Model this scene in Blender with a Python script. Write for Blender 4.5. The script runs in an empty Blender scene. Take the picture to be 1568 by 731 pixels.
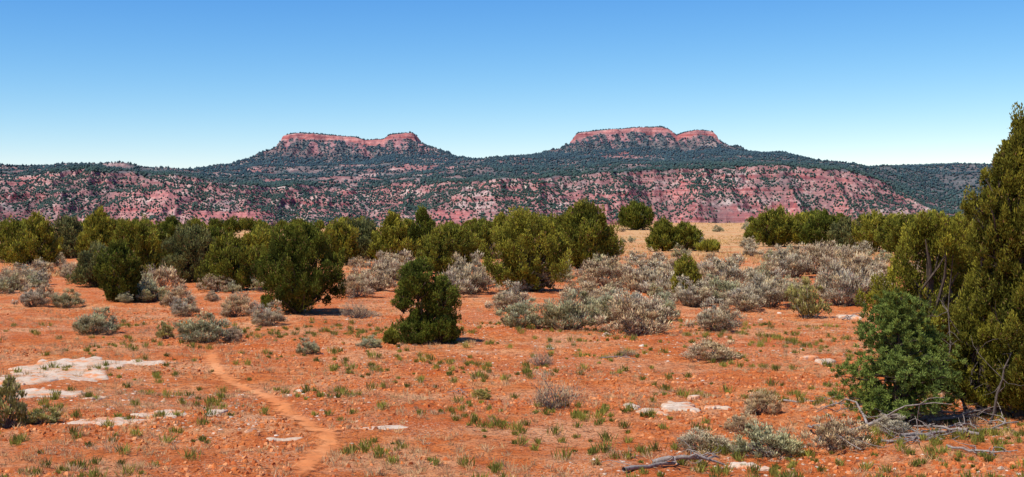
import bpy, math, numpy as np
from mathutils import Vector
R = np.random.default_rng(7)
sc = bpy.context.scene
F=2154.0; UC=784.0; VH=345.0; EYE=3.0

# ------------------------------------------------------------ noise
def _h(ix,iy,s):
    n=(ix.astype(np.int64)*374761393+iy.astype(np.int64)*668265263+s*1442695041)&0xffffffff
    n=((n^(n>>13))*1274126177)&0xffffffff
    n=(n^(n>>16))&0xffffff
    return n/float(0xffffff)
def vn(x,y,s=0):
    x=np.asarray(x,float);y=np.asarray(y,float)
    ix=np.floor(x);iy=np.floor(y);fx=x-ix;fy=y-iy
    fx=fx*fx*fx*(fx*(fx*6-15)+10);fy=fy*fy*fy*(fy*(fy*6-15)+10)
    a=_h(ix,iy,s);b=_h(ix+1,iy,s);c=_h(ix,iy+1,s);d=_h(ix+1,iy+1,s)
    return (a+(b-a)*fx)*(1-fy)+(c+(d-c)*fx)*fy
def fbm(x,y,o=4,s=0):
    t=0;a=.5;n=0
    for i in range(o):
        t=t+a*vn(x*2**i+i*17.3,y*2**i-i*9.1,s+i);n+=a;a*=.5
    return t/n
def ridged(x,y,o=4,s=0):
    t=0;a=.5;n=0
    for i in range(o):
        t=t+a*(1-np.abs(2*vn(x*2**i+i*7.7,y*2**i+i*3.3,s+i)-1));n+=a;a*=.5
    return t/n
def sst(a,b,x):
    t=np.clip((x-a)/(b-a),0,1);return t*t*(3-2*t)

def g(x,y):
    x=np.asarray(x,float);y=np.asarray(y,float)
    side=0.62+0.45*sst(-30,60,x)
    z=3.15*sst(55,300,y)*side
    z=z-12*sst(420,1100,y)
    z=z+(fbm(x/9,y/9,3,3)-.5)*0.35*sst(2,14,np.hypot(x,y))
    near=1-sst(90,160,y)
    z=z+near*((fbm(x/1.6,y/1.6,3,9)-.5)*0.17+(fbm(x/.4,y/.4,2,13)-.5)*0.08)
    z=z+(fbm(x/60,y/60,2,5)-.5)*1.2*sst(80,200,y)
    z=z+0.12*np.exp(-((x-8)**2/12+(y-19)**2/30))
    return z
_ys=np.concatenate([np.arange(4,60,.04),np.arange(60,500,.25)])
def spot(u,v):
    dx=(u-UC)/F;dz=-(v-VH)/F
    z=EYE+dz*_ys-g(dx*_ys,_ys)
    k=np.argmax(z<0) if (z<0).any() else len(_ys)-1
    y=_ys[k];return dx*y,y,float(g(dx*y,y))

# ------------------------------------------------------------ mesh builder
class B:
    def __init__(s): s.v=[];s.q=[];s.t=[];s.qm=[];s.tm=[];s.c=[];s.n=0
    def add(s,v,q=None,t=None,m=0,c=(1,1,1)):
        v=np.asarray(v,float).reshape(-1,3)
        c=np.asarray(c,float)
        if c.ndim==1:c=np.tile(c,(len(v),1))
        s.v.append(v);s.c.append(c)
        if q is not None and len(q):
            q=np.asarray(q,int)+s.n;s.q.append(q);s.qm.append(np.full(len(q),m))
        if t is not None and len(t):
            t=np.asarray(t,int)+s.n;s.t.append(t);s.tm.append(np.full(len(t),m))
        s.n+=len(v)
    def mesh(s,name,mats,smooth=False):
        me=bpy.data.meshes.new(name)
        v=np.concatenate(s.v);c=np.concatenate(s.c)
        q=np.concatenate(s.q) if s.q else np.zeros((0,4),int)
        t=np.concatenate(s.t) if s.t else np.zeros((0,3),int)
        mi=np.concatenate((s.qm or [np.zeros(0)])+(s.tm or [np.zeros(0)])).astype(np.int32)
        me.vertices.add(len(v));me.vertices.foreach_set('co',v.astype(np.float32).ravel())
        loops=np.concatenate([q.ravel(),t.ravel()]).astype(np.int32)
        me.loops.add(len(loops));me.loops.foreach_set('vertex_index',loops)
        st=np.concatenate([np.arange(len(q))*4,len(q)*4+np.arange(len(t))*3]).astype(np.int32)
        me.polygons.add(len(st));me.polygons.foreach_set('loop_start',st)
        me.polygons.foreach_set('material_index',mi)
        me.polygons.foreach_set('use_smooth',np.full(len(st),smooth))
        me.update(calc_edges=True)
        a=me.color_attributes.new('tint','FLOAT_COLOR','POINT')
        a.data.foreach_set('color',np.hstack([c,np.ones((len(c),1))]).astype(np.float32).ravel())
        for m in mats: me.materials.append(m)
        return me
    def obj(s,name,mats,smooth=False,loc=(0,0,0)):
        o=bpy.data.objects.new(name,s.mesh(name,mats,smooth));sc.collection.objects.link(o);o.location=loc;return o

def nrm(a): return a/np.maximum(np.linalg.norm(a,axis=-1,keepdims=True),1e-9)
def leaves(b,p,ax,L,W,col,m=0,rng=R,face=None,fr=.55):
    n=len(p);ax=nrm(ax);r=nrm(rng.normal(size=(n,3)))
    if face is not None: r=nrm(nrm(face)+r*fr)
    sd=nrm(np.cross(ax,r))
    L=np.asarray(L).reshape(-1,1)*np.ones((n,1));W=np.asarray(W).reshape(-1,1)*np.ones((n,1))
    v=np.stack([p,p+ax*L*.5+sd*W*.5,p+ax*L,p+ax*L*.5-sd*W*.5],1).reshape(-1,3)
    q=np.arange(n*4).reshape(n,4)
    b.add(v,q=q,m=m,c=np.repeat(col,4,0))
def tube(b,pts,rad,sides=5,m=0,c=(1,1,1)):
    pts=np.asarray(pts,float);k=len(pts);rad=np.asarray(rad)
    d=nrm(np.gradient(pts,axis=0));ref=np.array([.31,.77,.55]);a=nrm(np.cross(d,ref));e=np.cross(d,a)
    th=np.arange(sides)/sides*2*np.pi
    v=pts[:,None]+rad[:,None,None]*(np.cos(th)[None,:,None]*a[:,None]+np.sin(th)[None,:,None]*e[:,None])
    q=[]
    for i in range(k-1):
        for j in range(sides):
            j2=(j+1)%sides;q.append((i*sides+j,i*sides+j2,(i+1)*sides+j2,(i+1)*sides+j))
    b.add(v.reshape(-1,3),q=q,m=m,c=c)
def curve(p0,p1,bend,n,rng):
    t=np.linspace(0,1,n)[:,None];p0=np.array(p0,float);p1=np.array(p1,float)
    L=np.linalg.norm(p1-p0);off=rng.normal(size=3)*bend*L
    w=rng.normal(size=(n,3))*bend*.25*L*np.sin(t*np.pi)
    return p0+(p1-p0)*t+off*np.sin(t*np.pi)+w

# ------------------------------------------------------------ materials
def mat(name):
    m=bpy.data.materials.new(name);m.use_nodes=True;nt=m.node_tree;nt.nodes.clear()
    return m,nt,nt.nodes.new('ShaderNodeOutputMaterial')
def N(nt,t,**k):
    n=nt.nodes.new(t)
    for a,v in k.items():
        if hasattr(n,a):setattr(n,a,v)
        else:n.inputs[a].default_value=v
    return n
def noise(nt,vec,scale,detail=4,rough=.55):
    n=nt.nodes.new('ShaderNodeTexNoise');n.inputs['Scale'].default_value=scale;n.inputs['Detail'].default_value=detail;n.inputs['Roughness'].default_value=rough
    nt.links.new(vec,n.inputs['Vector']);return n.outputs['Fac']
def ramp(nt,f,stops):
    r=nt.nodes.new('ShaderNodeValToRGB');e=r.color_ramp.elements
    while len(e)<len(stops):e.new(.5)
    for i,(p,c) in enumerate(stops):
        e[i].position=p;e[i].color=(*c,1) if not isinstance(c,(int,float)) else (c,c,c,1)
    nt.links.new(f,r.inputs[0]);return r.outputs[0]
def mix(nt,f,a,b,mode='MIX'):
    n=nt.nodes.new('ShaderNodeMix');n.data_type='RGBA';n.blend_type=mode
    for s,x in ((0,f),(6,a),(7,b)):
        if hasattr(x,'is_output'):nt.links.new(x,n.inputs[s])
        else:n.inputs[s].default_value=x if s==0 else (*x,1)
    return n.outputs[2]
def mth(nt,op,a,b=0.0,clamp=False):
    n=nt.nodes.new('ShaderNodeMath');n.operation=op;n.use_clamp=clamp
    for i,x in enumerate((a,b)):
        if hasattr(x,'is_output'):nt.links.new(x,n.inputs[i])
        else:n.inputs[i].default_value=x
    return n.outputs[0]
def mrange(nt,v,a,b):
    n=nt.nodes.new('ShaderNodeMapRange');n.inputs[1].default_value=a;n.inputs[2].default_value=b
    nt.links.new(v,n.inputs[0]);return n.outputs[0]
def bsdf(nt,out,col,rough=.9,bump=None,bs=.5,bd=.02,spec=.2):
    p=nt.nodes.new('ShaderNodeBsdfPrincipled');p.inputs['Roughness'].default_value=rough
    p.inputs['Specular IOR Level'].default_value=spec
    nt.links.new(col,p.inputs['Base Color'])
    if bump is not None:
        bn=nt.nodes.new('ShaderNodeBump');bn.inputs['Strength'].default_value=bs;bn.inputs['Distance'].default_value=bd
        nt.links.new(bump,bn.inputs['Height']);nt.links.new(bn.outputs[0],p.inputs['Normal'])
    nt.links.new(p.outputs[0],out.inputs[0]);return p
def pos(nt): return nt.nodes.new('ShaderNodeNewGeometry').outputs['Position']

def foliage_mat(name,trans=.3):
    m,nt,out=mat(name);a=N(nt,'ShaderNodeAttribute',attribute_name='tint')
    d=nt.nodes.new('ShaderNodeBsdfDiffuse');t=nt.nodes.new('ShaderNodeBsdfTranslucent');mx=nt.nodes.new('ShaderNodeMixShader')
    mx.inputs[0].default_value=trans
    col=mix(nt,ramp(nt,noise(nt,pos(nt),1.3,3),[(.35,0.),(.65,1.)]),a.outputs['Color'],(1.25,1.15,.9),'MULTIPLY')
    nt.links.new(col,d.inputs[0]);nt.links.new(col,t.inputs[0])
    nt.links.new(d.outputs[0],mx.inputs[1]);nt.links.new(t.outputs[0],mx.inputs[2]);nt.links.new(mx.outputs[0],out.inputs[0]);return m
FOL=foliage_mat('foliage',.2);SAGE=foliage_mat('sage_leaves',.12);GRASS=foliage_mat('grass_blades',.3)
def bark_mat(name,c1,c2):
    m,nt,out=mat(name);p=pos(nt)
    mp=N(nt,'ShaderNodeMapping');mp.inputs['Scale'].default_value=(14,14,2.5);nt.links.new(p,mp.inputs[0])
    n=noise(nt,mp.outputs[0],2,6,.65);bsdf(nt,out,ramp(nt,n,[(.3,c1),(.7,c2)]),.95,n,.8,.02);return m
BARK=bark_mat('juniper_bark',(.03,.02,.015),(.13,.095,.07))
TWIG=bark_mat('sage_wood',(.06,.045,.04),(.2,.16,.13))
DEADW=bark_mat('dead_wood',(.14,.11,.09),(.44,.37,.31))

# soil
def soil(name,path=False):
    m,nt,out=mat(name);p=pos(nt)
    sx=nt.nodes.new('ShaderNodeSeparateXYZ');nt.links.new(p,sx.inputs[0])
    big=noise(nt,p,.16,5,.6);mid=noise(nt,p,1.1,6,.7);fine=noise(nt,p,7,6,.75);vf=noise(nt,p,30,4,.75);pt=noise(nt,p,.38,6,.68)
    c=ramp(nt,mid,[(.32,(.60,.135,.030)),(.5,(.76,.23,.058)),(.66,(.84,.40,.17))])
    c=mix(nt,ramp(nt,big,[(.38,0.),(.58,.7)]),c,(.64,.14,.030))
    c=mix(nt,ramp(nt,pt,[(.50,0.),(.62,.65)]),c,(.85,.44,.21))
    c=mix(nt,ramp(nt,fine,[(.38,.75),(.49,0.)]),c,(.30,.07,.02))
    if not path:
        lit=mth(nt,'MULTIPLY',ramp(nt,vf,[(.53,0.),(.60,1.)]),ramp(nt,noise(nt,p,.45,5,.65),[(.42,.10),(.60,.9)]))
        c=mix(nt,lit,c,(.78,.54,.34))
        c=mix(nt,mth(nt,'MULTIPLY',ramp(nt,noise(nt,p,21,3,.65),[(.56,0.),(.61,1.)]),.8),c,(.13,.045,.022))
        far=mrange(nt,sx.outputs[1],60,150)
        right=mrange(nt,sx.outputs[0],-25,20)
        fsum=mth(nt,'ADD',mth(nt,'MULTIPLY',far,.25),mth(nt,'MULTIPLY',mth(nt,'MULTIPLY',right,far),.06))
        fm=mth(nt,'MULTIPLY',ramp(nt,mth(nt,'ADD',fsum,noise(nt,p,.16,6,.7)),[(.62,0.),(.80,1.)]),.85)
        st=ramp(nt,noise(nt,p,2.2,5,.7),[(.3,(.36,.21,.08)),(.5,(.62,.38,.17)),(.7,(.74,.51,.26))])
        c=mix(nt,fm,c,st)
    else:
        c=mix(nt,.5,c,(.82,.34,.13))
    h=mth(nt,'ADD',mth(nt,'MULTIPLY',fine,.7),mth(nt,'MULTIPLY',vf,.3))
    ps=bsdf(nt,out,c,.97,h,.35 if path else 1.,.12,.05)
    if path:
        a=N(nt,'ShaderNodeAttribute',attribute_name='tint')
        f=mth(nt,'ADD',a.outputs['Fac'],mth(nt,'MULTIPLY',mth(nt,'SUBTRACT',noise(nt,p,6,5,.65),.5),2.2))
        f=ramp(nt,f,[(.15,0.),(.75,.85)])
        tr=nt.nodes.new('ShaderNodeBsdfTransparent');mx=nt.nodes.new('ShaderNodeMixShader')
        nt.links.new(f,mx.inputs[0]);nt.links.new(tr.outputs[0],mx.inputs[1]);nt.links.new(ps.outputs[0],mx.inputs[2]);nt.links.new(mx.outputs[0],out.inputs[0])
    return m
SOIL=soil('red_soil');PATHM=soil('trodden_soil',True)
def rockmat():
    m,nt,out=mat('pale_sandstone');p=pos(nt)
    a=noise(nt,p,1.5,6,.65);b_=noise(nt,p,12,5,.7)
    c=ramp(nt,a,[(.3,(.52,.36,.23)),(.55,(.64,.50,.36)),(.75,(.72,.61,.47))])
    c=mix(nt,ramp(nt,noise(nt,p,2.0,6,.75),[(.50,0.),(.60,.95)]),c,(.72,.27,.10))
    c=mix(nt,ramp(nt,b_,[(.36,.7),(.46,0.)]),c,(.35,.20,.12))
    bsdf(nt,out,c,.9,b_,.8,.03,.1);return m
ROCK=rockmat()
def stonemat():
    m,nt,out=mat('stones');a=N(nt,'ShaderNodeAttribute',attribute_name='tint')
    n=noise(nt,pos(nt),30,4);c=mix(nt,ramp(nt,n,[(.3,0.),(.7,.5)]),a.outputs['Color'],(.5,.5,.5),'MULTIPLY')
    bsdf(nt,out,c,.95,n,.4,.01,.1);return m
STONE=stonemat()
def mesamat():
    m,nt,out=mat('mesa_rock');p=pos(nt)
    geo=nt.nodes.new('ShaderNodeNewGeometry')
    a=N(nt,'ShaderNodeAttribute',attribute_name='tint')
    sa=nt.nodes.new('ShaderNodeSeparateColor');nt.links.new(a.outputs['Color'],sa.inputs[0])
    sn=nt.nodes.new('ShaderNodeSeparateXYZ');nt.links.new(geo.outputs['Normal'],sn.inputs[0])
    mp=N(nt,'ShaderNodeMapping');mp.inputs['Scale'].default_value=(.003,.003,.13);nt.links.new(p,mp.inputs[0])
    strata=noise(nt,mp.outputs[0],1,5,.65)
    n1=noise(nt,p,.011,5,.65);n2=noise(nt,p,.07,4,.7)
    soilc=ramp(nt,n1,[(.34,(.36,.12,.095)),(.48,(.48,.23,.18)),(.60,(.64,.48,.39))])
    soilc=mix(nt,ramp(nt,n2,[(.42,.75),(.56,0.)]),soilc,(.26,.09,.08))
    cliff=ramp(nt,strata,[(.3,(.24,.055,.045)),(.45,(.46,.12,.09)),(.55,(.66,.32,.26)),(.62,(.32,.075,.06)),(.75,(.60,.26,.20))])
    cliff=mix(nt,ramp(nt,noise(nt,p,.03,5,.7),[(.44,.5),(.54,0.)]),cliff,(.12,.05,.055))
    steep=mrange(nt,sn.outputs[2],.80,.62)
    c=mix(nt,steep,soilc,cliff)
    band=mth(nt,'MULTIPLY',sa.outputs[1],ramp(nt,n2,[(.36,.4),(.5,.95)]))
    c=mix(nt,band,c,mix(nt,.35,cliff,(.46,.075,.05)))
    veg=mth(nt,'MULTIPLY',sa.outputs[0],ramp(nt,n2,[(.3,.97),(.75,.65)]))
    c=mix(nt,veg,c,(.05,.085,.075))
    c=mix(nt,mth(nt,'MULTIPLY',sa.outputs[2],.85),c,mix(nt,ramp(nt,n2,[(.4,0.),(.6,1.)]),(.32,.10,.09),(.50,.26,.23)))
    c=mix(nt,.07,c,(.22,.30,.50))  # aerial haze put into the rock colour as a slight blue mix
    bsdf(nt,out,c,1,n2,.7,8,.0);return m
MESA=mesamat()
def farfol():
    m,nt,out=mat('distant_foliage');a=N(nt,'ShaderNodeAttribute',attribute_name='tint')
    d=nt.nodes.new('ShaderNodeBsdfDiffuse');nt.links.new(a.outputs['Color'],d.inputs[0]);nt.links.new(d.outputs[0],out.inputs[0]);return m
FARF=farfol()

# ------------------------------------------------------------ ground
def grid(b,X,Y,Z,c=(1,1,1),m=0):
    r,k=X.shape;i=np.arange(r*k).reshape(r,k)
    q=np.stack([i[:-1,:-1],i[:-1,1:],i[1:,1:],i[1:,:-1]],-1).reshape(-1,4)
    b.add(np.stack([X,Y,Z],-1).reshape(-1,3),q=q,c=c,m=m)
ys=np.concatenate([np.arange(-20,10,.4),np.arange(10,40,.07),np.arange(40,100,.25),np.geomspace(100,3400,150)])
u=np.linspace(-1,1,760)
Y,U=np.meshgrid(ys,u,indexing='ij');X=U*(22+.52*np.maximum(Y,0))
b=B();grid(b,X,Y,g(X,Y));b.obj('ground',[SOIL],True)

# ------------------------------------------------------------ footpath
pp=[spot(a,v) for a,v in [(322,528),(325,555),(345,582),(395,602),(432,622),(462,645),(505,668),(500,690),(470,712),(455,740)]]
pp=np.array(pp);tt=np.linspace(0,len(pp)-1,240)
px=np.interp(tt,range(len(pp)),pp[:,0]);py=np.interp(tt,range(len(pp)),pp[:,1])
k=np.ones(17)/17;px=np.convolve(np.pad(px,8,'edge'),k,'valid');py=np.convolve(np.pad(py,8,'edge'),k,'valid')
PXC,PYC=px.copy(),py.copy()
def offpath(x,y,r=.17):
    return np.min(np.hypot(x[:,None]-PXC[None,::3],y[:,None]-PYC[None,::3]),1)>r
d=nrm(np.stack([np.gradient(px),np.gradient(py)],-1));w=np.linspace(-.26,.26,9)
PX=px[:,None]-d[:,1:2]*w;PY=py[:,None]+d[:,0:1]*w
e=(1-np.abs(w)/.26);C=np.tile(e,(240,1));C=C*np.minimum(1,np.minimum(np.arange(240),239-np.arange(240))/20)[:,None]
b=B();grid(b,PX,PY,g(PX,PY)+.022,c=np.repeat(C.reshape(-1,1),3,1));b.obj('footpath',[PATHM],True)

# ------------------------------------------------------------ mesa terrain
def kn(l,dist):
    a=np.array(l,float);return (a[:,0]-UC)/F*dist,(VH-a[:,1])/F*dist+EYE
frx,frh=kn([(-400,266),(0,268),(130,262),(200,266),(280,275),(330,284),(420,287),(500,286),(620,282),(760,279),(850,273),(950,263),(1050,256),(1140,253),(1250,257),(1310,264),(1360,286),(1400,308),(1440,328),(1568,334),(2000,334)],3500)
bkx,bkh=kn([(-500,264),(0,264),(130,260),(200,264),(300,272),(450,271),(600,268),(690,259),(760,256),(830,255),(960,257),(1140,253),(1200,251),(1300,259),(1330,262),(1350,261),(1500,257),(1568,257),(2000,260)],5000)
t1x,t1h=kn([(430,214),(442,210),(465,206),(500,209),(545,213),(562,218),(590,216),(600,209),(632,206),(645,210)],5000)
t2x,t2h=kn([(870,216),(885,207),(915,203),(955,199),(1010,197),(1022,201),(1032,210),(1042,206),(1060,202),(1085,203),(1095,207)],5000)
OUT=[(1155,95),(345,55),(688,34),(25,50)]
def outcrop(x,y,h):
    up=x/y*F+UC;m=0
    for c_,w_ in OUT: m=np.maximum(m,np.exp(-((up-c_)/w_)**4))
    return m*np.exp(-((h-24)/11)**4)
def mesa(x,y):
    n1=fbm(x/420,y/900,3,21)-.5;n2=ridged(x/120,y/300,4,31)-.55
    wy=y+n1*480+n2*270*sst(2950,3250,y)
    base=3060.;rim=3500.
    s=np.clip((wy-base)/(rim-base),0,1)
    P=np.interp(s,[0,.12,.15,.3,.33,.55,.575,.8,.83,.93,.95,1],[0,.07,.17,.30,.36,.55,.62,.80,.87,.92,.985,1])
    fh=np.interp(x*3500/np.maximum(y,3000)*1.0,frx,frh)
    xb=x*5000/np.maximum(y,3000)
    bh=np.interp(xb,bkx,bkh)
    k=sst(3450,4800,y)
    h=-9+(fh+9)*P
    h=np.where(wy>base,h*(1-k)+bh*k,h)
    h=h+(fbm(x/130,y/130,4,41)-.5)*26*s*(1-sst(4500,4900,y)*.75)+(ridged(x/45,y/110,3,51)-.55)*36*s*(1-k)*(1.15-s)
    h=h+(ridged(x/500,y/260,3,57)-.5)*26*sst(3600,3900,y)*(1-sst(4400,4700,y))
    h=h-sst(5300,6500,y)*60
    cl=np.zeros_like(h);top=np.zeros_like(h);tl=np.zeros_like(h)
    for cx,hw,tx,th,sd in ((-566.,222.,t1x,t1h,61),(467.,242.,t2x,t2h,71)):
        dx=np.abs(x-cx)-hw;dy=np.abs(y-5060)-140
        q=np.hypot(np.maximum(dx,0),np.maximum(dy,0))+np.minimum(np.maximum(dx,dy),0)
        q=q+(fbm(x/50,y/50,4,sd)-.5)*52*np.where(dy>dx,1,.4)
        th_=np.interp(x,tx,th)
        rise=th_-bh
        cliffh=12+14*vn(x/60,y/400,sd+9)
        tal=(rise-cliffh)*np.exp(-np.maximum(q-14,0)/np.where(dy>dx,185.,130.))*(1-sst(450,700,q))
        tal=tal+(ridged(x/48,y/260,3,sd+3)-.5)*34*np.exp(-((q-95)/75)**2)
        c_=cliffh*np.interp(q,[0,3,7,10,14],[1,.76,.66,.1,0])
        add=np.where(q<0,rise,tal+c_)
        h=h+np.where(q<700,np.maximum(add,0),0)
        cl=np.maximum(cl,((q>-3)&(q<14)).astype(float))
        top=np.maximum(top,(q<=-3).astype(float))
        tl=np.maximum(tl,np.exp(-np.maximum(q,0)/110)*(q>0))
    return h,s,cl,top,tl
def rib(x,y,h,tl):
    return sst(.57,.70,ridged((x+h*.3)/24,y/320,3,85)*.62+.38*fbm(x/13,h/9,2,86)+.10*(tl-.5))*sst(.15,.55,tl)
def bare(x,y):
    return sst(.52,.62,fbm(x/85,y/55,4,87))*sst(3500,3700,y)*(1-sst(4650,4750,y))*(1-sst(.23,.26,x/np.maximum(y,1)))
ys=np.concatenate([np.arange(2700,3800,4.2),np.arange(3800,4650,9),np.arange(4650,5260,4),np.arange(5260,6600,40)])
u=np.linspace(-1,1,1150);Y,U=np.meshgrid(ys,u,indexing='ij');X=U*Y*.5
H,S,CL,TOP,TL=mesa(X,Y)
plat=sst(.93,1.0,S)
gn=fbm(X/160,Y/160,4,81)
veg=np.clip(plat*.97*(1-.7*bare(X,Y))+(gn-.42)*1.5*(S>0.1),0,1)
veg=np.where(CL>.5,0.0,veg);veg=np.where(TOP>.5,.9,veg)
veg=np.where(S<.02,.25,veg)
red=np.clip(outcrop(X,Y,H)+.3*(CL>.5),0,1)
RB=rib(X,Y,H,TL)*(CL<.5)*(TOP<.5)
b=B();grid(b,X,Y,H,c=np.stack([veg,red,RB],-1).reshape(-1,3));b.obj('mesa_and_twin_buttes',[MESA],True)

def woods(n,y0,y1,r0,r1,dens):
    y=R.uniform(y0,y1,n);x=R.uniform(-.46,.46,n)*y
    h,s,cl,top,tl=mesa(x,y)
    keep=R.random(n)<dens(x,y,h,s,cl,top,tl);x,y,h=x[keep],y[keep],h[keep];n=len(x)
    r=R.uniform(r0,r1,n)*(.6+.8*R.random(n));ht=r*R.uniform(1.2,1.9,n)
    th=R.uniform(0,6.28,n);vs=[]
    for j in range(5):
        a=th+j*2*np.pi/5;rr=r*R.uniform(.75,1.2,n);vs.append(np.stack([x+rr*np.cos(a),y+rr*np.sin(a),h+ht*R.uniform(.15,.5,n)],-1))
    vs.append(np.stack([x+R.normal(0,.2,n)*r,y,h+ht],-1));vs.append(np.stack([x,y,h-1.5],-1))
    v=np.stack(vs,1)
    f=[];
    for j in range(5):f+= [(j,(j+1)%5,5),((j+1)%5,j,6)]
    t=(np.arange(n)[:,None,None]*7+np.array(f)[None]).reshape(-1,3)
    hz=sst(2900,5100,y)[:,None]  # haze painted into the tree colour, bluer with distance
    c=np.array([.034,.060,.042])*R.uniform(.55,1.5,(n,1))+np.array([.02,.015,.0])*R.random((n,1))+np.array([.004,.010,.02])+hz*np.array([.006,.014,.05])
    return v.reshape(-1,3),t,np.repeat(c,7,0)
b=B()
def d1(x,y,h,s,cl,top,tl):
    n=fbm(x/70,y/70,3,91);return np.where((s>.03)&(s<.96),np.clip(.62+2.6*(n-.5)+.35*s,.15,1)*(1-.8*outcrop(x,y,h)),.0)
def d2(x,y,h,s,cl,top,tl):
    n=fbm(x/120,y/120,3,95)
    return np.where((s>=.95)&(cl<.5),np.clip(.85+2*(n-.5),.15,1)*np.clip(1-.9*rib(x,y,h,tl),.05,1)*(1-.6*bare(x,y)),0)
for a in (woods(135000,3000,3850,1.4,2.9,d1),woods(95000,3400,4750,2.2,3.9,d2),woods(90000,4600,5250,1.8,3.4,d2)):
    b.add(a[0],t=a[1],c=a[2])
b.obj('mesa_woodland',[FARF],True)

# ------------------------------------------------------------ trees
def crown_profile(kind,t):
    if kind=='cone': return np.interp(t,[0,.08,.3,.6,.85,1],[.55,.88,1,.74,.36,.04])
    if kind=='round':return np.interp(t,[0,.1,.35,.65,.88,1],[.5,.85,1,.88,.5,.1])
    if kind=='tall': return np.interp(t,[0,.1,.3,.6,.85,1],[.6,.85,1,.85,.52,.12])
    if kind=='open': return np.interp(t,[0,.15,.35,.5,.7,.85,1],[.55,1,.8,1,.7,.5,.12])
def tree_into(b,o,H,W,seed,leaf,kind='round',dens=1.,lo=(.045,.065,.018),hi=(.15,.165,.035),gap=.14,limbs=True,lean=0.,rcs=.8,bluntax=.8):
    r=np.random.default_rng(seed);o=np.array(o,float)
    rc0=.105*(H*W*W)**(1/3.)*rcs
    area=3.0*W*H
    nc=int(area/(rc0*rc0)*.42*dens)+14
    t=r.beta(1.1,1.3,nc)*.97+.02;th=r.uniform(0,2*np.pi,nc)
    lob=.62+.72*vn(th/(2*np.pi)*5+50,t*4,seed)
    rho=np.where(r.random(nc)<.74,r.uniform(.72,1.12,nc),r.uniform(.1,.7,nc))
    rad=np.maximum(W/2*crown_profile(kind,t)*lob*rho-rc0*.4,0)
    ctr=np.stack([rad*np.cos(th)+lean*H*t**1.3,rad*np.sin(th),t*(H-rc0*1.9)+rc0*.3],-1)
    if gap>0:
        kp=vn(th/(2*np.pi)*7,t*6+seed,seed+9)>gap;ctr=ctr[kp];t=t[kp];nc=len(ctr)
    rc=rc0*r.uniform(.45,1.4,nc)
    per=int(4.0*np.pi*rc0*rc0/(leaf*leaf*.22)*.62)+8
    n=nc*per;idx=np.repeat(np.arange(nc),per)
    dr=nrm(r.normal(size=(n,3)));dr[:,2]=np.abs(dr[:,2])*np.where(r.random(n)<.75,1,-1)
    q=r.uniform(.2,1.05,n)**.5
    rr=rc[idx]*q
    el_=r.uniform(1.2,2.6,nc)[idx]
    off=dr*rr[:,None]; up=np.clip(dr[:,2],0,1)
    off[:,:2]*=(1-.5*up[:,None]*q[:,None]);off[:,2]*=np.where(dr[:,2]>0,el_,.8)
    off[:,:2]+=nrm(ctr[:,:2]+1e-6)[idx]*(up*rc[idx]*.5)[:,None]
    p=ctr[idx]+off
    p[:,2]=np.maximum(p[:,2],.04*H*r.random(n))
    outw=nrm(ctr*np.array([1,1,.2])+1e-6)[idx]
    ax=dr*.6+np.array([0,0,bluntax])+outw*.25+r.normal(size=(n,3))*.4
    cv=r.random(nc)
    f=np.clip(cv[idx]*.55+.20*r.random(n)+.42*q*up-.08,0,1)[:,None]  # random clump tone, plus sunlit highlights painted on upper outer leaves
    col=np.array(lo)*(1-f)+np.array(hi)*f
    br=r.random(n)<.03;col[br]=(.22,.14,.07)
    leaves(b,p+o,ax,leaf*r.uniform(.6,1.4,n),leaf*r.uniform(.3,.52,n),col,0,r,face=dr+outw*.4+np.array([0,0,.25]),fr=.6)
    m_=int(nc*5);i=r.integers(0,nc,m_);pp_=ctr[i]+nrm(r.normal(size=(m_,3)))*rc[i][:,None]*np.array([1,1,1.6]);pp_[:,2]=np.maximum(pp_[:,2],.05)
    leaves(b,pp_+o,nrm(ctr[i])*.5+np.array([0,0,.9])+r.normal(size=(m_,3))*.3,leaf*r.uniform(1.5,2.6,m_),leaf*.32,np.array(hi)*r.uniform(.6,1.1,(m_,1)),0,r)
    tb=.045*H*.9
    tp=curve((0,0,-.1),(lean*H*.8+r.normal()*.04*H,r.normal()*.04*H,H*.82),.05,7,r)
    tube(b,tp+o,np.linspace(tb,.01,7),7,1)
    if limbs:
        m=min(nc,70)
        for i in r.choice(nc,m,replace=False):
            hh=np.clip(ctr[i,2]*r.uniform(.1,.6),0.02,H*.7);k=hh/(H*.82)
            st=tp[0]+(tp[-1]-tp[0])*k
            tube(b,curve(st,ctr[i],.08,5,r)+o,np.linspace(tb*.38*(1-k*.6),.006+.001*H,5),4,1)
def tree(name,u_,v_,vt,wpx,seed,kind='round',leaf=None,**kw):
    x,y,z=spot(u_,v_);H=(v_-vt)*y/F;W=wpx*y/F
    lf=leaf or max(.055,.0018*y)
    b=B();tree_into(b,(0,0,0),H,W,seed,lf,kind,**kw)
    return b.obj(name,[FOL,BARK],False,(x,y,z-.03))
DK=dict(lo=(.025,.038,.010),hi=(.18,.205,.034));YG=dict(lo=(.045,.055,.012),hi=(.39,.37,.055));MD=dict(lo=(.033,.046,.011),hi=(.28,.285,.045))
GY=dict(lo=(.04,.05,.022),hi=(.25,.26,.10))
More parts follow.
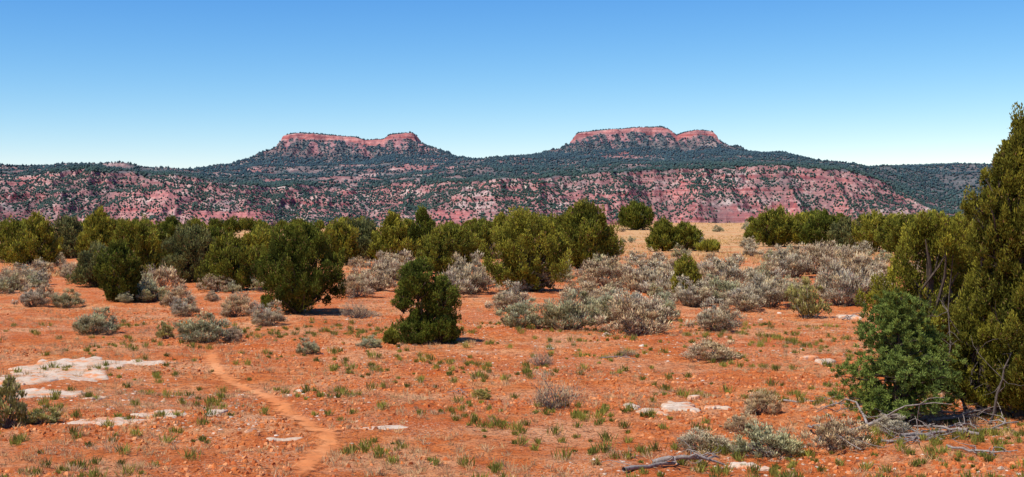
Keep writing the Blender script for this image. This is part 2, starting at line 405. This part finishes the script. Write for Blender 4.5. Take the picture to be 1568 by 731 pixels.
T=[ # u, base v, top v, width px, kind, palette
(458,480,332,122,'round',DK),(182,463,367,68,'round',DK),(806,446,319,120,'round',YG),(893,412,306,96,'round',MD),
(972,352,309,48,'round',DK),(1015,385,335,45,'round',MD),(1050,384,340,48,'round',MD),(1050,456,388,46,'tall',YG),
(22,402,336,60,'round',MD),(55,408,327,74,'cone',YG),(100,395,330,62,'tall',GY),(152,402,320,58,'cone',YG),(150,440,374,84,'open',GY),
(212,422,334,92,'round',MD),(262,404,333,66,'tall',DK),(298,432,342,88,'round',GY),(352,446,356,82,'round',MD),(330,402,349,60,'round',DK),(395,410,350,70,'round',YG),
(400,402,346,60,'tall',DK),(520,405,336,66,'tall',YG),(553,400,334,66,'round',GY),(600,402,326,70,'cone',YG),(648,398,318,54,'cone',DK),(688,414,344,84,'round',MD),
(735,396,342,58,'tall',MD),(700,392,345,60,'round',DK),(768,392,326,46,'cone',YG),(672,420,352,50,'tall',MD),(845,400,332,56,'round',MD),(925,398,342,40,'cone',DK),
(1188,378,316,64,'round',MD),(1228,374,326,60,'round',YG),(1262,380,324,60,'round',DK),(1300,384,332,64,'round',GY),(1338,386,323,70,'round',YG),(1385,392,326,76,'round',MD),(1425,396,322,60,'round',YG),(1470,396,330,70,'round',YG),(1505,392,334,60,'round',MD),(1160,368,338,36,'round',MD),
(1085,386,370,34,'round',YG),(478,398,348,44,'cone',DK),
]
for i,(a,v,vt,w_,kd,pal) in enumerate(T):
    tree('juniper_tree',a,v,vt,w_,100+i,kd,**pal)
# ragged young juniper, centre
x,y,z=spot(652,527);b=B()
def part(dx,H0,W0,seed,zo,kd='round',g_=0.,d_=.9):
    tree_into(b,(dx*s_,R.uniform(-.15,.15),zo*s_),H0*s_,W0*s_,seed,.055,kd,d_,gap=g_,rcs=.85,lo=(.028,.045,.010),hi=(.20,.24,.04))
s_=y/F
part(-14,58,66,501,0,'open',.25);part(24,66,54,502,2,'open',.25);part(24,62,52,503,46,'open',.25);part(-12,60,60,504,74,'open',.25);part(-34,40,32,505,54,'open',.25,.6);part(4,60,40,506,40,'open',.35,.6)
tube(b,curve((0,0,0),(-14*s_,0,110*s_),.06,8,R),np.linspace(.05,.02,8),6,1)
b.obj('juniper_tree',[FOL,BARK],False,(x,y,z-.03))
tree('juniper_shrub',598,528,505,20,520,'round',**MD)
# right-hand foreground group
RG=dict(lo=(.05,.06,.012),hi=(.38,.36,.05))
tree('juniper_tree',1428,600,312,164,601,'open',leaf=.055,dens=1.05,gap=.28,rcs=.6,**RG)
tree('juniper_tree',1492,590,350,96,602,'open',leaf=.055,gap=.26,dens=1.1,rcs=.62,**RG)
x,y,z=spot(1560,640);s_=y/F;b=B()
kw=dict(lo=(.032,.042,.010),hi=(.28,.265,.04),rcs=.5)
tree_into(b,(0.36,0,0),474*s_,180*s_,611,.05,'open',1.0,gap=.3,lean=-.06,**kw)
tree_into(b,(.1,.3,150*s_),170*s_,130*s_,612,.05,'open',.9,gap=.25,**kw)
tree_into(b,(-.26,-.1,235*s_),180*s_,120*s_,613,.05,'open',.85,gap=.34,lean=.08,**kw)
tree_into(b,(.3,-.2,20*s_),240*s_,170*s_,614,.05,'open',.9,gap=.3,**kw)
tree_into(b,(-.35,.5,10*s_),230*s_,120*s_,615,.05,'open',.9,gap=.3,**kw)
for a,c_ in (((0,0,-.1),(-.25,0,2.6)),((.1,0,-.1),(.45,.1,3.2)),((-.05,.2,-.1),(-.4,.3,1.5)),((.2,-.1,-.1),(.9,0,2.0))):
    tube(b,curve(a,c_,.07,9,R),np.linspace(.08,.02,9),8,1)
b.obj('juniper_tree',[FOL,BARK],False,(x,y,z))

# pinyon pine
def pinyon(u_,v_,vt,wpx,seed):
    x,y,z=spot(u_,v_);H=(v_-vt)*y/F;W=wpx*y/F;r=np.random.default_rng(seed);b=B()
    tp=curve((0,0,-.1),(.05,0,H*.93),.03,8,r);tube(b,tp,np.linspace(.07,.012,8),7,1)
    tips=[]
    for i in range(105):
        t=r.beta(1.1,1.25);th=r.uniform(0,6.28)
        L=W/2*np.interp(t,[0,.15,.4,.7,1],[.9,1.05,1,.70,.15])*r.uniform(.65,1.12)
        st=np.array([0,0,t*H*.8+.03]);en=np.array([np.cos(th)*L,np.sin(th)*L,t*H*.80+.14*H*r.uniform(.3,1.3)+.03])
        c_=curve(st,en,.05,6,r);tube(b,c_,np.linspace(.02*(1.2-t),.004,6),4,1)
        for k in np.linspace(.35,1,7):
            q=c_[0]+(c_[-1]-c_[0])*k
            for _ in range(2 if k<.7 else 3):
                tips.append(q+r.normal(size=3)*np.array([.07,.07,.06])*(.6+k*.6))
    tips=np.array(tips);n=len(tips);per=36;idx=np.repeat(np.arange(n),per)
    out=nrm(tips*np.array([1,1,.3]));ax=nrm(r.normal(size=(n*per,3)))+out[idx]*.5+np.array([0,0,.7])
    f=(r.random(n)[idx]*.6+.4*r.random(n*per))[:,None]
    col=np.array((.055,.085,.022))*(1-f)+np.array((.27,.35,.085))*f
    p=tips[idx]+r.normal(size=(n*per,3))*.012;p[:,2]=np.maximum(p[:,2],.02)
    leaves(b,p,ax,r.uniform(.04,.08,n*per),r.uniform(.010,.017,n*per),col,0,r,face=out[idx]+np.array([0,0,.6]),fr=.8)
    return b.obj('pinyon_pine',[FOL,BARK],False,(x,y,z-.03))
pinyon(1375,648,437,176,700)

# distant mass of trees on the plain
b=B()
for i in range(130):
    yy=R.uniform(170,380);uu=R.uniform(-.42,.42)*yy
    if .05<uu/yy<.17: continue
    h=R.uniform(1.3,2.7)
    p=MD if R.random()<.5 else DK
    tree_into(b,(uu,yy,float(g(uu,yy))-.05),h,h*R.uniform(.9,1.4),900+i,.36,'round',.8,limbs=False,rcs=1.2,**p)
b.obj('distant_juniper_woodland',[FOL,BARK])

# ------------------------------------------------------------ sagebrush
def sage_mesh(seed,H,W,nst,per,leaf,lo=(.17,.155,.12),hi=(.48,.44,.34),spikes=1.,name='sagebrush'):
    r=np.random.default_rng(seed);b=B();n=nst
    th=r.uniform(0,6.28,n);ph=np.arccos(r.uniform(.05,1,n))
    lobe=.5+.8*vn(th*1.3+20,ph*2,seed)
    tip=np.stack([np.sin(ph)*np.cos(th)*W/2,np.sin(ph)*np.sin(th)*W/2,np.cos(ph)*H*.8+.12*H],-1)*lobe[:,None]*r.uniform(.75,1,(n,1))
    for i in range(n):
        if i%2==0:
            st=np.array([r.normal()*.05,r.normal()*.05,-.03]);tube(b,curve(st,tip[i],.1,5,r),np.linspace(.016,.004,5),3,1)
    idx=np.repeat(np.arange(n),per);m=n*per
    rc=.10*W*r.uniform(.45,1.3,n)
    d=nrm(r.normal(size=(m,3)));q=r.random(m)**.4;p=tip[idx]+d*(rc[idx]*q)[:,None]*np.array([1,1,.85]);p[:,2]=np.maximum(p[:,2],.03)
    ax=d*.5+nrm(tip+1e-6)[idx]*.5+np.array([0,0,.8])+r.normal(size=(m,3))*.35
    f=np.clip(r.random(n)[idx]*.40+.25*r.random(m)+.60*np.clip(d[:,2],-.3,1),0,1)[:,None];col=np.array(lo)*(1-f)+np.array(hi)*f  # random tone, with sunlit tops and shaded undersides painted into the leaf colour
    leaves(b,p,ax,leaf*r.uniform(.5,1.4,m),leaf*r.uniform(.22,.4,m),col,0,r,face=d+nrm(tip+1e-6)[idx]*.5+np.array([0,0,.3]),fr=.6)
    k=int(n*3*spikes);j=r.integers(0,n,k);p=tip[j]+r.normal(size=(k,3))*rc[j][:,None]*.6
    leaves(b,p,nrm(tip)[j]*.6+np.array([0,0,1])+r.normal(size=(k,3))*.2,leaf*r.uniform(1.5,3.2,k),leaf*.14,np.array([.60,.50,.32])*r.uniform(.6,1.2,(k,1)),0,r)
    return b.mesh(name,[SAGE,TWIG])
GR=dict(lo=(.09,.065,.045),hi=(.76,.68,.49));GG=dict(lo=(.085,.08,.04),hi=(.62,.62,.38));TN=dict(lo=(.11,.07,.045),hi=(.78,.64,.42))
near=[sage_mesh(1000+i,.8,1.3,80,85,.06,**p) for i,p in enumerate([GR,GG,TN,GR,GG,TN])]
far=[sage_mesh(1100+i,.9,1.45,52,40,.11,**p) for i,p in enumerate([GR,TN,GR,GG,TN,GG])]
twiggy=[sage_mesh(1200+i,.6,1.2,80,14,.05,lo=(.16,.12,.10),hi=(.5,.40,.30),spikes=2.5,name='dry_brush') for i in range(2)]
green=[sage_mesh(1300+i,.7,.8,70,60,.06,lo=(.12,.12,.04),hi=(.56,.52,.18),name='rabbitbrush') for i in range(2)]
def putbush(meshes,k,a,v,hpx,wpx,name,H0,W0):
    x,y,z=spot(a,v);o=bpy.data.objects.new(name,meshes[k%len(meshes)]);sc.collection.objects.link(o)
    o.location=(x,y,z-.02);o.rotation_euler=(0,0,R.uniform(0,6.28));h=hpx*y/F/H0;w=wpx*y/F/W0;o.scale=(w,w,h)
K=[(313,525,50,72,1),(140,512,44,60,1),(410,499,38,50,0),(360,486,40,48,2),(283,484,30,42,0),(355,523,24,26,2),(475,543,28,32,1),(565,534,22,34,1),
(870,505,64,84,1),(972,514,60,92,2),(1096,508,50,70,0),(800,502,44,68,4),(780,478,46,60,0),(900,470,42,76,2),(1092,551,32,76,2),(1060,470,46,60,0),(1180,470,56,70,0),(1140,476,38,56,3),
(1290,468,76,84,0),(1320,450,66,80,2),(1165,636,42,54,2),(1185,700,56,100,1),(1282,690,56,80,2),(1080,692,36,76,3),(1135,660,28,46,5),(1370,665,30,54,0),(720,450,62,58,0),(580,446,50,66,2),(605,430,44,56,0),(545,455,38,50,5),(240,462,32,54,1),(270,470,36,46,2),(50,470,34,46,0),(100,470,30,40,1),(330,448,28,44,2),(20,445,36,50,2),(45,436,34,54,0),
(1215,425,50,66,0),(1250,420,50,66,2),(1110,440,50,76,3),(1030,430,36,56,2),(985,440,46,76,0),(930,440,46,66,5)]
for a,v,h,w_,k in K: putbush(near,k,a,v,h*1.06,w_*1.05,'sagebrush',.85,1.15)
for a0,a1,v0,v1,n in [(0,110,405,460,10),(190,300,440,465,5),(300,420,440,462,4),(520,630,400,450,9),(690,760,395,455,6),(760,960,395,470,20),(850,1010,440,500,8),(960,1160,395,470,26),(1150,1360,378,470,36),(1180,1350,388,425,12),(1330,1420,385,440,8),(0,420,395,430,12),(430,760,385,410,10),(930,1160,350,385,12),(900,950,380,400,5)]:
    for _ in range(n):
        v=R.uniform(v0,v1);a=R.uniform(a0,a1);x,y,z=spot(a,v);hp=R.uniform(.4,1.15)*F/y
        putbush(far if y>55 else near,int(R.integers(0,6)),a,v,hp,hp*R.uniform(1.15,1.8),'sagebrush',.85,1.3)
putbush(twiggy,0,848,626,52,88,'dry_brush',.6,1.1);putbush(twiggy,1,830,560,26,40,'dry_brush',.6,1.1);putbush(twiggy,1,545,487,30,40,'dry_brush',.6,1.1);putbush(twiggy,0,960,545,14,40,'dry_brush',.6,1.1);putbush(twiggy,0,560,487,16,60,'dry_brush',.6,1.1)
putbush(green,0,10,655,88,66,'rabbitbrush',.75,.8);putbush(green,1,1238,486,62,60,'rabbitbrush',.75,.8);putbush(green,0,252,519,30,28,'rabbitbrush',.75,.8)
putbush(green,1,60,650,26,56,'rabbitbrush',.75,.8);putbush(green,0,740,612,20,26,'rabbitbrush',.75,.8)

# ------------------------------------------------------------ grass tufts
def tufts(name,x,y,h,per,lo,hi,spread=.35,wd=.012,mat_=GRASS):
    n=len(x);z=g(x,y);idx=np.repeat(np.arange(n),per);m=n*per
    p=np.stack([x,y,z-.01],-1)[idx]+R.normal(size=(m,3))*np.array([.24,.24,0])*h[idx][:,None]
    ax=R.normal(size=(m,3))*spread;ax[:,2]=1
    f=(R.random(n)[idx]*.6+.4*R.random(m))[:,None];col=np.array(lo)*(1-f)+np.array(hi)*f
    b=B();leaves(b,p,ax,h[idx]*R.uniform(.5,1.15,m),wd*(.6+.8*R.random(m)),col);b.obj(name,[mat_])
def scatter(n,y0,y1,pw,thr,sc_,seed,half=.42,jit=.09):
    y=y0+(y1-y0)*R.random(n)**pw;x=R.uniform(-half,half,n)*y
    k=fbm(x/sc_,y/sc_,3,seed)>thr+R.uniform(-jit,jit,n)
    x,y=x[k],y[k]
    if y1<100:
        k=offpath(x,y);x,y=x[k],y[k]
    return x,y
x,y=scatter(4700,10.8,44,1.25,.55,1.7,201,jit=.2)
tufts('grass_tufts',x,y,R.uniform(.06,.18,len(x))*(.7+.6*R.random(len(x))),44,(.06,.075,.018),(.38,.38,.085),.36,.012)
x,y=scatter(13000,10.8,62,1.2,.5,1.8,211)
tufts('dry_grass_tufts',x,y,R.uniform(.04,.15,len(x)),18,(.30,.18,.09),(.76,.57,.33),.6,.008)
x,y=scatter(30000,80,330,1.1,.50,14,221)
tufts('dry_grass',x,y,R.uniform(.15,.42,len(x)),7,(.44,.28,.11),(.76,.55,.27),.4,.05)

# ------------------------------------------------------------ rocks
def slab(a,v,wpx,vh,seed,th=.06):
    x,y,z=spot(a,v);x1,y1,_=spot(a,v-vh/2);x2,y2,_=spot(a,v+vh/2);D=max(y1-y2,.12);W=wpx*y/F
    r=np.random.default_rng(seed);n=96;an=np.arange(n)/n*2*np.pi
    out=.55+.9*vn(an*1.1+seed,an*0+seed,seed)*1.0;out=out*(1-.30*vn(an*5,an*0,seed+1))*(1.08-.26*vn(an*14,an*0,seed+2));out[-8:]=np.linspace(out[-8],out[0],8)
    se=(np.abs(np.cos(an))**4+np.abs(np.sin(an))**4)**-.25;out=out*se*.95
    rings=[0,.25,.45,.62,.76,.86,.93,.97,1.0];hh=[1,1,.98,.95,.9,.8,.6,.3,-.9]
    b=B();V=[]
    for rr,h_ in zip(rings,hh):
        px=x+np.cos(an)*out*rr*W/2;py=y+np.sin(an)*out*rr*D/2
        V.append(np.stack([px,py,g(px,py)*.85+z*.15+th*h_+(fbm(px*1.5,py*1.5,3,seed)-.5)*.06],-1))
    V=np.array(V);i=np.arange(len(rings)*n).reshape(len(rings),n);j=np.roll(i,-1,1)
    q=np.stack([i[:-1],i[1:],j[1:],j[:-1]],-1).reshape(-1,4)
    b.add(V.reshape(-1,3),q=q);b.obj('sandstone_slab',[ROCK],True)
for i,s_ in enumerate([(85,567,205,32,.025),(30,582,95,20,.025),(212,557,116,9,.025),(75,606,130,15,.025),(150,612,50,6,.025),(165,646,140,17,.03),(252,637,80,10,.025),(325,637,40,8,.025),(1040,628,62,13,.06),(1000,632,44,7,.035),(965,626,32,8,.05),(1095,625,46,7,.04),(1262,556,36,8,.08),(1300,486,30,6,.08),(1238,550,26,4,.05),(590,655,90,6,.015),(430,676,60,5,.02),(1140,716,44,7,.05),(1060,612,22,4,.05)]):
    slab(*s_[:4],300+i,s_[4])
def stones(name,x,y,r,cols,flat=.6):
    n=len(x);z=g(x,y);base=np.array([(1,0,0),(.3,.95,0),(-.8,.6,0),(-.8,-.6,0),(.3,-.95,0),(.5,.2,.8),(-.4,.4,.85),(-.2,-.5,.75),(0,0,-.5)],float)
    f=[(0,1,5),(1,6,5),(1,2,6),(2,3,6),(3,7,6),(3,4,7),(4,0,5),(4,5,7),(5,6,7),(1,0,8),(2,1,8),(3,2,8),(4,3,8),(0,4,8)]
    v=base[None]*R.uniform(.6,1.35,(n,9,1));th=R.uniform(0,6.28,n);c,s=np.cos(th)[:,None],np.sin(th)[:,None]
    st=R.uniform(.5,1,(n,1))
    vx=v[:,:,0]*c-v[:,:,1]*st*s;vy=v[:,:,0]*s+v[:,:,1]*st*c
    V=np.stack([x[:,None]+vx*r[:,None],y[:,None]+vy*r[:,None],z[:,None]+v[:,:,2]*r[:,None]*flat],-1)
    t=(np.arange(n)[:,None,None]*9+np.array(f)[None]).reshape(-1,3)
    col=np.array(cols)[R.integers(0,len(cols),n)]*R.uniform(.75,1.15,(n,1))
    b=B();b.add(V.reshape(-1,3),t=t,c=np.repeat(col,9,0));b.obj(name,[STONE])
x,y=scatter(42000,10.5,50,1.5,.5,3,231);stones('soil_clods',x,y,R.uniform(.01,.05,len(x)),[(.66,.20,.055),(.54,.14,.04),(.76,.31,.12)],.85)
x,y=scatter(10000,10.5,55,1.3,.55,4,241);stones('scattered_stones',x,y,R.uniform(.012,.045,len(x))*(1+2*(R.random(len(x))<.03)),[(.70,.50,.34),(.68,.38,.22),(.74,.58,.43)],.45)
x,y=scatter(18000,10.5,50,1.3,.5,2.2,251);n=len(x)
b=B();a=R.normal(size=(n,3));a[:,2]=R.normal(size=n)*.12
leaves(b,np.stack([x,y,g(x,y)+.015],-1),a,R.uniform(.04,.16,n),R.uniform(.006,.014,n),np.array([(.12,.08,.06)])+R.random((n,1))*np.array([(.4,.3,.2)]));b.obj('plant_litter',[GRASS])

# ------------------------------------------------------------ dead wood
def deadwood(a,v,a2,v2,seed,rad=.035,br=7,lift=.05):
    x,y,z=spot(a,v);x2,y2,z2=spot(a2,v2);r=np.random.default_rng(seed);b=B()
    p=curve((0,0,lift),(x2-x,y2-y,z2-z+lift*1.5),.06,10,r)
    p[:,2]=np.maximum(p[:,2],g(p[:,0]+x,p[:,1]+y)-z+rad*.6)
    tube(b,p,np.linspace(rad,rad*.3,10),7,0);L=np.linalg.norm(p[-1]-p[0])
    for i in range(br):
        k=r.integers(2,9);e=p[k]+r.normal(size=3)*np.array([.3,.3,.06])*L*.5;e[2]=max(abs(e[2]),float(g(e[0]+x,e[1]+y)-z+.01))
        c_=curve(p[k],e,.12,6,r);tube(b,c_,np.linspace(rad*.45,.004,6),5,0)
        for _ in range(2):
            e2=c_[3]+r.normal(size=3)*.12*L;e2[2]=max(e2[2]*.6,float(g(e2[0]+x,e2[1]+y)-z+.01));tube(b,curve(c_[3],e2,.1,4,r),np.linspace(.008,.003,4),4,0)
    b.obj('dead_branch',[DEADW],True,(x,y,z))
for i,(a,v,a2,v2,rd,n) in enumerate([(955,726,1085,708,.03,5),(1000,716,1110,722,.04,4),(1300,668,1480,640,.035,9),(1380,675,1560,655,.03,10),(1330,660,1250,640,.02,5),(1450,690,1560,700,.02,8),(1420,650,1568,630,.03,9),(1200,618,1280,614,.02,4),(1240,660,1320,700,.02,6),(920,552,975,556,.015,2),(1290,492,1315,484,.02,3),(1500,672,1400,662,.025,8),(700,600,715,612,.01,3),(1100,690,1190,705,.02,6),(1350,682,1470,668,.02,8),(1480,655,1380,690,.018,7)]):
    deadwood(a,v,a2,v2,800+i,rd,n)
for i,(a,v,H_,l) in enumerate([(1495,640,1.9,-.4),(1480,645,1.2,.4),(1515,650,1.5,.3)]):
    x,y,z=spot(a,v);b=B();r=np.random.default_rng(40+i)
    p=curve((0,0,-.05),(l,0,H_),.1,9,r);tube(b,p,np.linspace(.022,.004,9),6,1)
    for _ in range(16):
        k=r.integers(2,8);e=p[k]+r.normal(size=3)*np.array([.28,.25,.2]);tube(b,curve(p[k],e,.12,5,r),np.linspace(.007,.002,5),4,1)
    b.obj('dead_snag',[DEADW,TWIG],True,(x,y,z))

# ------------------------------------------------------------ light, sky, camera
S=Vector((-.70,-.50,0)).normalized();el=math.radians(57)
S=Vector((S.x*math.cos(el),S.y*math.cos(el),math.sin(el)))
L=bpy.data.lights.new('sun','SUN');L.energy=5.0;L.angle=math.radians(.5);L.color=(1,.95,.87)
lo=bpy.data.objects.new('sun',L);sc.collection.objects.link(lo);lo.rotation_euler=(-S).to_track_quat('-Z','Y').to_euler();lo.location=S*100
w=bpy.data.worlds.new('World');sc.world=w;w.use_nodes=True;nt=w.node_tree;nt.nodes.clear()
sk=nt.nodes.new('ShaderNodeTexSky');sk.sky_type='NISHITA';sk.sun_disc=False;sk.sun_elevation=el;sk.sun_rotation=math.atan2(S.x,S.y)
sk.altitude=1800;sk.air_density=1.0;sk.dust_density=.3;sk.ozone_density=2.0
K_=.12
sp=nt.nodes.new('ShaderNodeSeparateColor');nt.links.new(sk.outputs[0],sp.inputs[0]);cb=nt.nodes.new('ShaderNodeCombineColor')
for i,(gm,gn_) in enumerate(((2.25,2.1),(1.55,1.32),(.85,1.14))):
    v=mth(nt,'MULTIPLY',mth(nt,'POWER',mth(nt,'MULTIPLY',sp.outputs[i],K_),gm),gn_/K_);nt.links.new(v,cb.inputs[i])
bg=nt.nodes.new('ShaderNodeBackground');bg.inputs[1].default_value=K_;ow=nt.nodes.new('ShaderNodeOutputWorld')
nt.links.new(cb.outputs[0],bg.inputs[0]);nt.links.new(bg.outputs[0],ow.inputs[0])
cam=bpy.data.cameras.new('camera');cam.sensor_width=36;cam.lens=F/1568*36;cam.clip_end=30000;cam.clip_start=.1
co=bpy.data.objects.new('camera',cam);sc.collection.objects.link(co);co.location=(0,0,EYE);co.rotation_euler=(math.radians(90)-math.atan((365.5-VH)/F),0,0);sc.camera=co
sc.view_settings.view_transform='Standard';sc.view_settings.look='None';sc.view_settings.exposure=0
